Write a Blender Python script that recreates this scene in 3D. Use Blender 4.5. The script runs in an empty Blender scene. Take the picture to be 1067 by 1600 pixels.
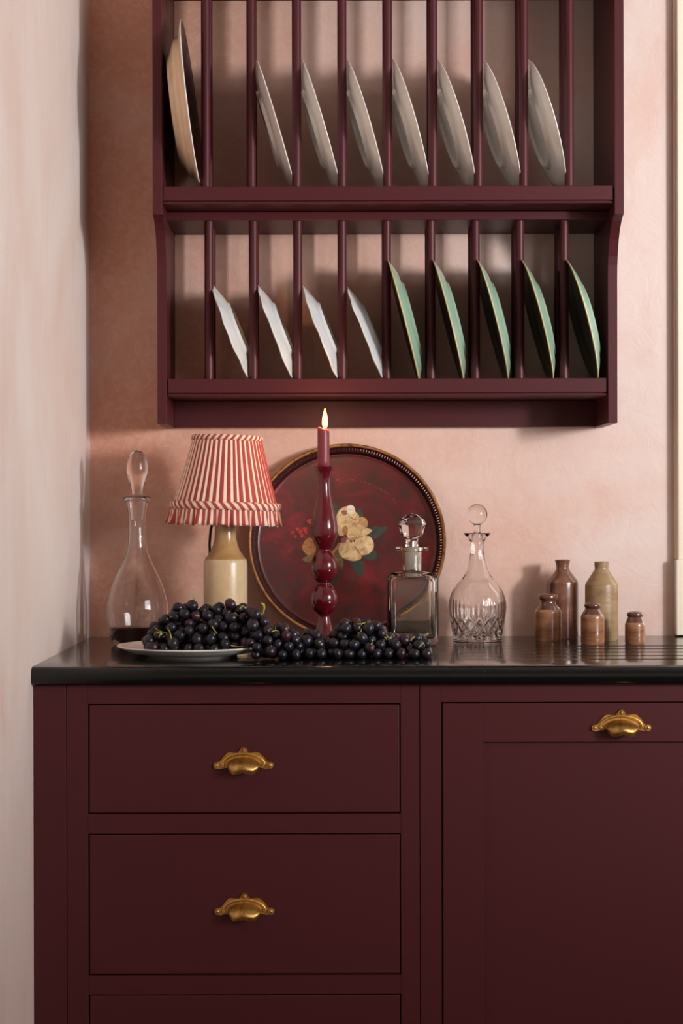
import bpy, bmesh, math, random
import numpy as np
from mathutils import Vector, Matrix, Quaternion, Euler

S = bpy.context.scene
COL = S.collection
PI = math.pi

# ------------------------------------------------------------------ camera
FPX, VX, VY, DIST, CAMZ = 2683.0, 518.0, 803.0, 3.323, 1.157   # focal length in pixels, principal point, distance to back wall
cam = bpy.data.objects.new('camera', bpy.data.cameras.new('camera'))
COL.objects.link(cam)
cam.data.sensor_fit = 'HORIZONTAL'
cam.data.sensor_width = 36.0
cam.data.lens = FPX / 1067 * 36
cam.data.shift_x = (533.5 - VX) / 1067
cam.data.shift_y = (VY - 800) / 1067
cam.data.clip_start = 0.05
cam.location = (0, -DIST, CAMZ)
cam.rotation_mode = 'QUATERNION'
cam.rotation_quaternion = Euler((PI / 2, 0, 0)).to_quaternion() @ Quaternion((0, 0, 1), -0.0022)
S.camera = cam

# ------------------------------------------------------------------ world, daylight, fill light, exposure
W = bpy.data.worlds.new('world'); S.world = W
W.use_nodes = True
bg = W.node_tree.nodes['Background']
bg.inputs[0].default_value = (1.0, 0.74, 0.62, 1)
bg.inputs[1].default_value = 0.50

def area(name, loc, target, sx, sy, power, color, spread=180, caustic=False):
    l = bpy.data.lights.new(name, 'AREA')
    l.shape = 'RECTANGLE'; l.size = sx; l.size_y = sy
    l.energy = power; l.color = color; l.spread = math.radians(spread)
    o = bpy.data.objects.new(name, l); COL.objects.link(o)
    o.location = loc
    o.rotation_euler = (Vector(target) - Vector(loc)).to_track_quat('-Z', 'Y').to_euler()
    l.cycles.is_caustics_light = caustic
    return o
# daylight of the window across the room, front right
area('daylight_room_window', (2.48, -2.44, 1.63), (0.28, 0, 1.70), 0.22, 0.40, 9.0, (0.99, 0.99, 1.0), 64, True)
# added wide soft fill light beside it, from no known window
area('soft_fill_light', (2.75, -3.05, 1.80), (0.20, 0, 1.80), 1.7, 1.3, 11.6, (0.985, 0.985, 1.0), 74)
# daylight of the window in the back wall, just right of the visible trim
area('daylight_back_window', (1.25, 0.05, 1.65), (1.0, -1.0, 1.55), 0.86, 1.34, 11, (0.95, 0.98, 1.0), 170)

vs = S.view_settings
vs.view_transform = 'Standard'; vs.look = 'None'; vs.gamma = 1; vs.use_curve_mapping = False
vs.exposure = 0.0
S.cycles.max_bounces = 16
S.cycles.transmission_bounces = 16
S.cycles.transparent_max_bounces = 24

# ------------------------------------------------------------------ materials
def srgb(r, g, b):
    def c(v):
        v /= 255
        return v / 12.92 if v <= 0.04045 else ((v + 0.055) / 1.055) ** 2.4
    return (c(r), c(g), c(b), 1)

class NT:
    def __init__(s, name):
        s.m = bpy.data.materials.new(name); s.m.use_nodes = True
        s.t = s.m.node_tree; s.b = s.t.nodes['Principled BSDF']; s.out = s.t.nodes['Material Output']
    def n(s, typ, **kw):
        x = s.t.nodes.new(typ)
        for k, v in kw.items():
            if k.startswith('i_'):
                x.inputs[k[2:].replace('_', ' ')].default_value = v
            else:
                setattr(x, k, v)
        return x
    def l(s, a, b): s.t.links.new(a, b)
    def set(s, **kw):
        for k, v in kw.items(): s.b.inputs[k.replace('_', ' ')].default_value = v
        return s
    def coords(s, out='Object', scale=(1, 1, 1)):
        tc = s.n('ShaderNodeTexCoord'); mp = s.n('ShaderNodeMapping')
        s.l(tc.outputs[out], mp.inputs[0]); mp.inputs['Scale'].default_value = scale
        return mp.outputs[0]
    def noise(s, vec, scale, detail=4, rough=.55, dist=0):
        x = s.n('ShaderNodeTexNoise'); s.l(vec, x.inputs['Vector'])
        x.inputs['Scale'].default_value = scale; x.inputs['Detail'].default_value = detail
        x.inputs['Roughness'].default_value = rough; x.inputs['Distortion'].default_value = dist
        return x.outputs['Fac']
    def ramp(s, fac, stops, interp='LINEAR'):
        r = s.n('ShaderNodeValToRGB'); r.color_ramp.interpolation = interp
        e = r.color_ramp.elements
        while len(e) < len(stops): e.new(0.5)
        for k, (p, c) in enumerate(stops): e[k].position = p; e[k].color = c
        s.l(fac, r.inputs[0]); return r.outputs[0]
    def mix(s, fac, a, b, mode='MIX'):
        x = s.n('ShaderNodeMix', data_type='RGBA', blend_type=mode)
        for v, i in ((fac, 0), (a, 6), (b, 7)):
            if hasattr(v, 'is_output'): s.l(v, x.inputs[i])
            else: x.inputs[i].default_value = v
        return x.outputs[2]
    def math(s, op, a, b=0.0):
        x = s.n('ShaderNodeMath', operation=op)
        for v, i in ((a, 0), (b, 1)):
            if hasattr(v, 'is_output'): s.l(v, x.inputs[i])
            else: x.inputs[i].default_value = v
        return x.outputs[0]
    def bump(s, h, strength, dist):
        x = s.n('ShaderNodeBump'); x.inputs['Strength'].default_value = strength
        x.inputs['Distance'].default_value = dist
        s.l(h, x.inputs['Height']); s.l(x.outputs[0], s.b.inputs['Normal'])
    def color(s, out): s.l(out, s.b.inputs['Base Color'])

M = {}
def plaster(name, streak, pale=0):
    t = NT(name); v = t.coords('Object')
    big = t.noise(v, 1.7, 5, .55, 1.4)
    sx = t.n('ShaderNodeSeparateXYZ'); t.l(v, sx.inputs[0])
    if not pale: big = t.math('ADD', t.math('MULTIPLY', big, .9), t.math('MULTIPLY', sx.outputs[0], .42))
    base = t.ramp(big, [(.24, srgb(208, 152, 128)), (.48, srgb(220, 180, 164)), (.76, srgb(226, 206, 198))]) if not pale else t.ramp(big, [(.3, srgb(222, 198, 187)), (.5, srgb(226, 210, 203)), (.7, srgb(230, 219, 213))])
    vs_ = t.coords('Object', streak)
    st = t.noise(vs_, 7, 6, .62, .6)
    c = t.mix(t.ramp(st, [(.5, (0, 0, 0, 1)), (.8, (.26, .26, .26, 1) if pale else (.5, .5, .5, 1))]), base, srgb(214, 160, 138))
    tr = t.noise(t.coords('Object'), 34, 5, .6, 2.0)
    c = t.mix(t.ramp(tr, [(.45, (0, 0, 0, 1)), (.8, (.35, .35, .35, 1))]), c, srgb(232, 206, 188))
    t.color(c); t.set(Roughness=.72); t.b.inputs['Specular IOR Level'].default_value = .25
    h = t.math('ADD', t.math('MULTIPLY', t.noise(v, 16, 6, .6, 1.2), 1.0), t.math('MULTIPLY', t.noise(v, 120, 3), .15))
    t.bump(h, .35, .006)
    return t.m
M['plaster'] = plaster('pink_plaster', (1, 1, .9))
M['plaster_side'] = plaster('pink_plaster_side', (1.0, 1.6, .45), 1)

def paint(name, col, rough=.38, spec=.4):
    t = NT(name); v = t.coords('Object')
    n = t.noise(v, 3.0, 3)
    t.color(t.mix(n, tuple(x * .94 for x in col[:3]) + (1,), tuple(x * 1.06 for x in col[:3]) + (1,)))
    t.set(Roughness=rough); t.b.inputs['Specular IOR Level'].default_value = spec
    t.bump(t.noise(v, 260, 2), .05, .001)
    return t.m
M['paint'] = paint('burgundy_paint', srgb(74, 28, 33), .42, .28)
M['dark_gap'] = paint('dark_interior', srgb(20, 10, 10), .9, .1)
M['trim'] = paint('cream_paint', srgb(236, 226, 206), .45)
M['white'] = paint('white_paint', srgb(236, 232, 226), .6)

t = NT('black_stone'); v = t.coords('Object')
sp = t.noise(v, 420, 3, .6)
t.color(t.ramp(sp, [(.58, srgb(12, 15, 16)), (.66, srgb(20, 24, 25)), (.78, srgb(60, 66, 66))]))
t.set(Roughness=.13, IOR=1.42); t.bump(t.noise(v, 60, 3), .03, .001)
M['stone'] = t.m

t = NT('floor_boards'); v = t.coords('Object', (8, 1, 1))
t.color(t.ramp(t.noise(v, 3, 5), [(.3, srgb(95, 66, 46)), (.7, srgb(128, 92, 64))])); t.set(Roughness=.5)
M['floor'] = t.m

def glazed(name, stops, rough, scale=(1, 1, 1), ns=14, coat=0.0, spec=.5, bump=0.0):
    t = NT(name); v = t.coords('Object', scale)
    t.color(t.ramp(t.noise(v, ns, 6, .6, .6), stops))
    t.set(Roughness=rough); t.b.inputs['Specular IOR Level'].default_value = spec
    t.b.inputs['Coat Weight'].default_value = coat; t.b.inputs['Coat Roughness'].default_value = .06
    if bump: t.bump(t.noise(v, ns * 2, 4), bump, .002)
    return t.m
M['china'] = glazed('white_china', [(.3, srgb(226, 221, 212)), (.7, srgb(238, 234, 228))], .16)
M['china_blue'] = glazed('white_scalloped_china', [(.3, srgb(202, 204, 204)), (.7, srgb(216, 217, 216))], .2)
M['platter_back'] = glazed('buff_earthenware', [(.3, srgb(214, 184, 150)), (.7, srgb(234, 208, 176))], .3)
t = NT('speckled_aubergine_glaze'); v = t.coords('Object')
t.color(t.ramp(t.noise(v, 260, 4, .7), [(.42, srgb(48, 22, 28)), (.6, srgb(96, 54, 56)), (.75, srgb(130, 90, 86))])); t.set(Roughness=.35)
M['platter_face'] = t.m
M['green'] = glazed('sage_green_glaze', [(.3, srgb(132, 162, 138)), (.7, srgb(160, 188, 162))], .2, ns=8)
M['green_face'] = glazed('shaded_green_glaze', [(.3, srgb(62, 72, 60)), (.7, srgb(78, 88, 72))], .3, ns=8)  # plate face turned from the window: its shade is put into the colour
M['edge_gilt'] = glazed('buff_edge', [(.3, srgb(190, 172, 128)), (.7, srgb(214, 198, 160))], .3)
M['jar_brown'] = glazed('brown_salt_glaze', [(.3, srgb(112, 72, 50)), (.5, srgb(150, 102, 70)), (.72, srgb(176, 128, 90))], .26, (1, 1, 5), 12, .5, bump=.15)
M['jar_dark'] = glazed('dark_brown_glaze', [(.3, srgb(88, 54, 42)), (.5, srgb(114, 72, 56)), (.72, srgb(142, 94, 70))], .22, (1, 1, 3), 14, .7, bump=.12)
M['jar_olive'] = glazed('olive_stoneware', [(.3, srgb(134, 108, 76)), (.5, srgb(156, 128, 92)), (.72, srgb(174, 144, 106))], .38, (1, 1, 6), 14, .25, bump=.2)
M['jar_lip'] = glazed('umber_glaze_lip', [(.3, srgb(78, 46, 34)), (.7, srgb(118, 74, 54))], .22, (1, 1, 1), 20, .7)
M['flagon'] = glazed('cream_stoneware', [(.3, srgb(196, 166, 122)), (.55, srgb(216, 188, 146)), (.75, srgb(226, 202, 164))], .32, (1, 1, .8), 16, .4)
M['flagon_top'] = glazed('ochre_glaze', [(.3, srgb(170, 126, 76)), (.6, srgb(194, 152, 100))], .25, (1, 1, 1), 20, .6)
M['lacquer'] = glazed('burgundy_lacquer', [(.3, srgb(80, 9, 20)), (.7, srgb(96, 13, 25))], .12, coat=.5)
M['cord'] = glazed('black_cord', [(.3, srgb(28, 24, 22)), (.7, srgb(40, 34, 30))], .5)
M['stem'] = glazed('green_stem', [(.3, srgb(150, 150, 48)), (.7, srgb(186, 180, 84))], .5, ns=60)
M['wick'] = glazed('charred_wick', [(.3, srgb(20, 16, 14)), (.7, srgb(30, 24, 20))], .9)

t = NT('grape_skin'); oi = t.n('ShaderNodeObjectInfo'); v = t.coords('Object')
c = t.ramp(oi.outputs['Random'], [(0, srgb(16, 15, 22)), (.6, srgb(21, 18, 27)), (.86, srgb(32, 17, 26)), (1, srgb(56, 20, 28))])
bl = t.noise(v, 55, 4, .6)
t.color(t.mix(t.ramp(bl, [(.42, (0, 0, 0, 1)), (.75, (.55, .55, .55, 1))]), c, srgb(46, 48, 62)))
t.set(Roughness=.3); t.b.inputs['Specular IOR Level'].default_value = .45
M['grape'] = t.m

t = NT('aged_brass'); v = t.coords('Object')
t.color(t.ramp(t.noise(v, 70, 5, .65), [(.3, srgb(150, 108, 56)), (.5, srgb(206, 164, 92)), (.72, srgb(228, 192, 118))]))
t.set(Metallic=1.0, Roughness=.42); M['brass'] = t.m

t = NT('tray_gilt_edge'); v = t.coords('Object')
t.color(t.ramp(t.noise(v, 90, 5, .7), [(.3, srgb(86, 54, 30)), (.48, srgb(158, 108, 60)), (.75, srgb(186, 136, 84))]))
t.set(Metallic=.35, Roughness=.4); M['gilt'] = t.m
t = NT('tray_burgundy'); v = t.coords('Object')
c = t.ramp(t.noise(v, 9, 6, .62, 1.0), [(.3, srgb(70, 20, 25)), (.5, srgb(92, 24, 31)), (.7, srgb(134, 30, 38))])
g = t.noise(v, 26, 6, .7, .8)
c = t.mix(t.ramp(g, [(.46, (0, 0, 0, 1)), (.62, (.8, .8, .8, 1))]), c, srgb(60, 36, 28))
w = t.noise(v, 300, 2, .5)
c = t.mix(t.ramp(w, [(.72, (0, 0, 0, 1)), (.78, (.6, .6, .6, 1))]), c, srgb(160, 110, 84))
t.color(c); t.set(Roughness=.34); M['tray'] = t.m
M['tray_dark'] = glazed('tray_rim_maroon', [(.3, srgb(50, 20, 22)), (.7, srgb(66, 26, 28))], .4)

def painted(name, a, b, c_, ns=60):
    t = NT(name); v = t.coords('Object')
    t.color(t.ramp(t.noise(v, ns, 5, .65, 1.5), [(.32, a), (.5, b), (.7, c_)])); t.set(Roughness=.5); return t.m
M['petal'] = painted('cream_petal_paint', srgb(150, 112, 66), srgb(206, 176, 128), srgb(226, 204, 164), 38)
M['petal_pale'] = painted('pale_petal_paint', srgb(200, 180, 150), srgb(222, 208, 182), srgb(234, 224, 204))
M['petal_tan'] = painted('tan_petal_paint', srgb(140, 96, 58), srgb(172, 130, 84), srgb(196, 156, 108))
M['leaf'] = painted('dark_leaf_paint', srgb(30, 40, 34), srgb(40, 54, 44), srgb(58, 66, 50))
M['leaf_olive'] = painted('olive_leaf_paint', srgb(74, 62, 34), srgb(104, 88, 48), srgb(140, 118, 70), 90)
M['flower_mauve'] = painted('mauve_paint', srgb(110, 50, 56), srgb(136, 80, 80), srgb(160, 110, 100), 120)
M['flower_red'] = painted('red_flower_paint', srgb(120, 30, 32), srgb(166, 40, 38), srgb(186, 70, 54), 110)
M['flower_ochre'] = painted('ochre_flower_paint', srgb(120, 74, 34), srgb(164, 110, 54), srgb(190, 146, 84), 90)
M['tray_line'] = painted('worn_gilt_line', srgb(96, 36, 36), srgb(124, 62, 44), srgb(168, 120, 76), 160)

def glass(name, tint, ior, clear):
    m = bpy.data.materials.new(name); m.use_nodes = True
    nt = m.node_tree; nt.nodes.clear()
    g = nt.nodes.new('ShaderNodeBsdfGlass'); g.inputs['Color'].default_value = tint
    g.inputs['Roughness'].default_value = 0.0; g.inputs['IOR'].default_value = ior
    tr = nt.nodes.new('ShaderNodeBsdfTransparent'); tr.inputs[0].default_value = tint
    mx = nt.nodes.new('ShaderNodeMixShader'); mx.inputs[0].default_value = clear
    o = nt.nodes.new('ShaderNodeOutputMaterial')
    nt.links.new(g.outputs[0], mx.inputs[1]); nt.links.new(tr.outputs[0], mx.inputs[2]); nt.links.new(mx.outputs[0], o.inputs[0])
    return m
M['glass'] = glass('clear_glass', (1, 1, 1, 1), 1.45, .0)
M['glass_crystal'] = glass('cut_crystal', (.995, .99, .985, 1), 1.5, .0)
M['glass_green'] = glass('thick_square_glass', (.985, .985, .965, 1), 1.47, .0)
t = NT('ground_glass'); t.set(Roughness=.35, IOR=1.4); t.b.inputs['Transmission Weight'].default_value = .15
t.b.inputs['Base Color'].default_value = srgb(228, 222, 212); M['glass_ground'] = t.m
t = NT('dark_wine'); t.set(Roughness=.02, IOR=1.34); t.b.inputs['Transmission Weight'].default_value = .85
t.b.inputs['Base Color'].default_value = srgb(66, 44, 46); M['wine'] = t.m
t = NT('window_glass'); t.set(Roughness=.0, IOR=1.1); t.b.inputs['Transmission Weight'].default_value = 1
M['pane'] = t.m

t = NT('burgundy_wax'); t.b.inputs['Base Color'].default_value = srgb(132, 50, 62)
t.set(Roughness=.42); t.b.inputs['Subsurface Weight'].default_value = .55
t.b.inputs['Subsurface Radius'].default_value = (1, .12, .1); t.b.inputs['Subsurface Scale'].default_value = .012
M['wax'] = t.m
def emit(name, col, strength, clear=0.0):
    m = bpy.data.materials.new(name); m.use_nodes = True
    nt = m.node_tree; nt.nodes.clear()
    e = nt.nodes.new('ShaderNodeEmission'); e.inputs[0].default_value = col; e.inputs[1].default_value = strength
    o = nt.nodes.new('ShaderNodeOutputMaterial')
    if clear:
        tr = nt.nodes.new('ShaderNodeBsdfTransparent'); mx = nt.nodes.new('ShaderNodeMixShader'); mx.inputs[0].default_value = clear
        nt.links.new(e.outputs[0], mx.inputs[1]); nt.links.new(tr.outputs[0], mx.inputs[2]); nt.links.new(mx.outputs[0], o.inputs[0])
    else:
        nt.links.new(e.outputs[0], o.inputs[0])
    return m
M['flame'] = emit('flame_mantle', (1.0, .52, .12, 1), 5.0, .5)
M['flame_core'] = emit('flame_core', (1.0, .82, .45, 1), 14.0)

def striped(name, slant, duty=.5):
    t = NT(name); tc = t.n('ShaderNodeTexCoord'); sx = t.n('ShaderNodeSeparateXYZ'); t.l(tc.outputs['UV'], sx.inputs[0])
    u = t.math('ADD', sx.outputs[0], t.math('MULTIPLY', sx.outputs[1], slant))
    fr = t.math('FRACT', u)
    s_ = t.ramp(fr, [(0, (1, 1, 1, 1)), (duty, (0, 0, 0, 1))], 'CONSTANT')
    v = t.coords('Object'); n = t.noise(v, 240, 3)
    red = t.mix(n, srgb(160, 64, 64), srgb(180, 84, 80)); cream = t.mix(n, srgb(222, 198, 172), srgb(238, 220, 198))
    t.color(t.mix(s_, cream, red)); t.set(Roughness=.85); t.b.inputs['Specular IOR Level'].default_value = .15
    t.bump(n, .15, .0006)
    return t.m
M['stripe'] = striped('striped_linen', 0.0, .6)
M['stripe_bias'] = striped('striped_linen_bias', -1.1, .5)

# ------------------------------------------------------------------ geometry helpers
def mesh_obj(name, verts, faces, mat, parent=None, smooth=False, uvs=None, loc=None):
    me = bpy.data.meshes.new(name); me.from_pydata([tuple(v) for v in verts], [], faces)
    if uvs is not None:
        lay = me.uv_layers.new(name='UVMap')
        for p in me.polygons:
            for li, vi in zip(p.loop_indices, p.vertices): lay.data[li].uv = uvs[vi]
    if smooth: me.polygons.foreach_set('use_smooth', [True] * len(me.polygons))
    mats = mat if isinstance(mat, (list, tuple)) else [mat]
    for m in mats: me.materials.append(M[m] if isinstance(m, str) else m)
    me.update()
    o = bpy.data.objects.new(name, me); COL.objects.link(o)
    if parent is not None: o.parent = parent
    if loc is not None: o.location = loc
    return o

def bm_obj(name, bm, mat, parent=None, smooth=False, loc=None):
    me = bpy.data.meshes.new(name); bm.to_mesh(me); bm.free()
    if smooth: me.polygons.foreach_set('use_smooth', [True] * len(me.polygons))
    me.materials.append(M[mat])
    o = bpy.data.objects.new(name, me); COL.objects.link(o)
    if parent is not None: o.parent = parent
    if loc is not None: o.location = loc
    return o

def add_box(bm, x0, x1, y0, y1, z0, z1, bevel=0.0, seg=1):
    r = bmesh.ops.create_cube(bm, size=1.0)
    vs_ = r['verts']
    bmesh.ops.scale(bm, vec=(x1 - x0, y1 - y0, z1 - z0), verts=vs_)
    bmesh.ops.translate(bm, vec=((x0 + x1) / 2, (y0 + y1) / 2, (z0 + z1) / 2), verts=vs_)
    if bevel:
        es = list({e for v in vs_ for e in v.link_edges})
        bmesh.ops.bevel(bm, geom=es, offset=bevel, segments=seg, affect='EDGES', profile=.5)

def box(name, x0, x1, y0, y1, z0, z1, mat, parent=None, bevel=0.0, seg=1):
    bm = bmesh.new(); add_box(bm, x0, x1, y0, y1, z0, z1, bevel, seg)
    return bm_obj(name, bm, mat, parent)

def thing(name, label, cat, loc=(0, 0, 0), group=None):
    o = bpy.data.objects.new(name, None); COL.objects.link(o); o.location = loc
    o.empty_display_size = .02
    return tag(o, label, cat, group)
def tag(o, label, cat, group=None):
    o['label'] = label; o['category'] = cat
    if group: o['group'] = group
    return o
def struct(o, label=None):
    o['kind'] = 'structure'
    if label: o['label'] = label; o['category'] = o.name.split('_')[0]
    return o

def cr(pts, k=6):
    """Catmull-Rom through (r, z) points"""
    P = [np.array(p, float) for p in pts]; out = []
    for i in range(len(P) - 1):
        p0 = P[max(i - 1, 0)]; p1 = P[i]; p2 = P[i + 1]; p3 = P[min(i + 2, len(P) - 1)]
        for j in range(k):
            t_ = j / k
            q = .5 * ((2 * p1) + (-p0 + p2) * t_ + (2 * p0 - 5 * p1 + 4 * p2 - p3) * t_ ** 2 + (-p0 + 3 * p1 - 3 * p2 + p3) * t_ ** 3)
            out.append((max(q[0], 0.0), q[1]))
    out.append(tuple(P[-1])); return out

def lathe(name, prof, mat, parent=None, n=48, smooth=True, loc=None, radial=None, uv=False, close=False):
    """prof: list of (r, z); radial(ang, r, z, i) -> (r, z); r==0 ends become a pole"""
    verts, faces, uvs = [], [], []
    rings = []
    for i, (r, z) in enumerate(prof):
        if r <= 1e-6:
            rings.append([len(verts)]); verts.append((0, 0, z)); uvs.append((0, z)); continue
        ids = []
        cols = n + 1 if uv else n
        for j in range(cols):
            a = 2 * PI * j / n
            rr, zz = radial(a, r, z, i) if radial else (r, z)
            ids.append(len(verts)); verts.append((rr * math.cos(a), rr * math.sin(a), zz)); uvs.append((j / n, i / max(1, len(prof) - 1)))
        rings.append(ids)
    pairs = list(zip(rings[:-1], rings[1:]))
    if close: pairs.append((rings[-1], rings[0]))
    for A, B in pairs:
        if len(A) == 1 and len(B) == 1: continue
        if len(A) == 1:
            m = len(B)
            for j in range(m if not uv else m - 1): faces.append((A[0], B[(j + 1) % m], B[j]))
        elif len(B) == 1:
            m = len(A)
            for j in range(m if not uv else m - 1): faces.append((A[j], A[(j + 1) % m], B[0]))
        else:
            m = len(A)
            for j in range(m if not uv else m - 1):
                k = (j + 1) % m; faces.append((A[j], A[k], B[k], B[j]))
    return mesh_obj(name, verts, faces, mat, parent, smooth, uvs if uv else None, loc)

def tube(name, pts, rad, mat, parent=None, n=8, loc=None):
    """polyline tube, rad a number or list"""
    P = [Vector(p) for p in pts]; m = len(P)
    R = rad if isinstance(rad, (list, tuple)) else [rad] * m
    verts, faces = [], []
    up = Vector((0.13, 0.21, 1)).normalized()
    for i, p in enumerate(P):
        d = (P[min(i + 1, m - 1)] - P[max(i - 1, 0)]).normalized()
        a = d.cross(up)
        if a.length < 1e-3: a = d.cross(Vector((1, 0, 0)))
        a.normalize(); b = d.cross(a).normalized()
        for j in range(n):
            t_ = 2 * PI * j / n
            verts.append(p + (a * math.cos(t_) + b * math.sin(t_)) * R[i])
    for i in range(m - 1):
        for j in range(n):
            k = (j + 1) % n
            faces.append((i * n + j, i * n + k, (i + 1) * n + k, (i + 1) * n + j))
    faces.append(tuple(range(n))[::-1]); faces.append(tuple(range((m - 1) * n, m * n)))
    return mesh_obj(name, verts, faces, mat, parent, True, None, loc)

def join_meshes(objs):
    """merge several fresh mesh objects into the first one (same material)"""
    a = objs[0]; bm = bmesh.new()
    for o in objs:
        tmp = o.data.copy(); tmp.transform(Matrix.Translation(o.location) if o is not a else Matrix()); bm.from_mesh(tmp); bpy.data.meshes.remove(tmp)
    bm.to_mesh(a.data); bm.free()
    for o in objs[1:]: bpy.data.objects.remove(o)
    return a

def X(px, Z): return (px - VX) * Z / FPX
def H(py, Z): return CAMZ - (py - VY) * Z / FPX
TOP = .920                                                     # worktop height

# ------------------------------------------------------------------ the room
XL = -.467
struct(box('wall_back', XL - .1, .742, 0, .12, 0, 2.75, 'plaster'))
struct(box('wall_left', XL - .1, XL, -5.2, 0, 0, 2.75, 'plaster_side'))
struct(box('floor', XL - .1, 3.4, -5.2, .12, -.05, 0, 'floor'))
struct(box('ceiling', XL - .1, 3.4, -5.2, .12, 2.75, 2.8, 'white'))
# window in the back wall whose trim shows at the right edge of the photo
bm = bmesh.new()
add_box(bm, .742, 1.90, 0, .12, 2.38, 2.75); add_box(bm, 1.75, 2.6, 0, .12, 0, 2.38); add_box(bm, .742, 1.75, 0, .12, 0, .918)
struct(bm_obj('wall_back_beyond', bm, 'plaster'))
bm = bmesh.new()
xt = X(1059.5, DIST - .024); xb = X(1056.6, DIST - .029)
add_box(bm, xt, xt + .085, -.024, -.001, H(876, DIST - .03), 2.46, .002, 2)
add_box(bm, xt - .004, xt + .010, -.009, -.0005, H(876, DIST - .03), 2.46, .002, 1)
add_box(bm, xb, xt + .09, -.029, -.001, .9225, H(876, DIST - .036), .002, 2)
add_box(bm, xt, 1.85, -.024, -.001, 2.38, 2.47, .003, 2)
struct(bm_obj('trim_1', bm, 'trim'))
wf = box('window_1', .742, .775, .005, .040, .92, 2.38, 'trim'); struct(wf)
bm = bmesh.new()
add_box(bm, 1.715, 1.75, .005, .04, .92, 2.38); add_box(bm, .775, 1.715, .005, .04, 2.34, 2.38); add_box(bm, .775, 1.715, .005, .04, .92, .965)
bm_obj('window_frame', bm, 'trim', wf)
for zz in (1.43, 1.88): box('glazing_bar', .775, 1.715, .012, .036, zz, zz + .022, 'trim', wf)
box('glazing_bar', 1.24, 1.262, .012, .036, .965, 2.34, 'trim', wf)

for x0, x1 in ((.775, 1.24), (1.262, 1.715)):
    for z0, z1 in ((.965, 1.43), (1.452, 1.88), (1.902, 2.34)):
        box('pane', x0, x1, .088, .092, z0, z1, 'pane', wf)
M['sky'] = emit('overcast_sky', (.86, .93, 1.0, 1), 1.6)
struct(box('sky_beyond_window', .3, 3.2, 1.6, 1.62, .2, 3.2, 'sky'))

# ------------------------------------------------------------------ worktop
def worktop():
    gy = [-.254, -.322, -.393, -.466, -.536]
    def section(f):
        s = [(0.0, TOP)]
        for y in gy:
            w, d = .0085, .0045 * f
            for k in range(7):
                a = PI * k / 6
                s.append((y + w * math.cos(a), TOP - d * math.sin(a)))
        s.append((-.645, TOP))
        for k in range(1, 13):
            a = PI * k / 12
            s.append((-.645 - .015 * math.sin(a), TOP - .015 + .015 * math.cos(a)))
        s.append((0.0, TOP - .03)); return s
    xs = [(XL, 0), (.405, 0), (.44, 1), (1.75, 1)]
    verts, faces = [], []
    m = len(section(0))
    for x, f in xs:
        verts += [(x, y, z) for y, z in section(f)]
    for i in range(len(xs) - 1):
        for j in range(m):
            k = (j + 1) % m
            faces.append((i * m + j, (i + 1) * m + j, (i + 1) * m + k, i * m + k))
    faces.append(tuple(range(m))); faces.append(tuple(range((len(xs) - 1) * m, len(xs) * m))[::-1])
    return mesh_obj('worktop', verts, faces, 'stone')
wt = worktop()
wt.data.polygons.foreach_set('use_smooth', [len(p.vertices) == 4 for p in wt.data.polygons])
wt.data.set_sharp_from_angle(angle=math.radians(40))
tag(wt, 'black stone worktop with rounded front edge and cut drainer grooves', 'worktop')

# ------------------------------------------------------------------ cabinets
FY = -.639                       # face frame plane
ZF = DIST + FY
fx = lambda px: X(px, ZF)
fz = lambda py: H(py, ZF)
BT = .89

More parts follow.
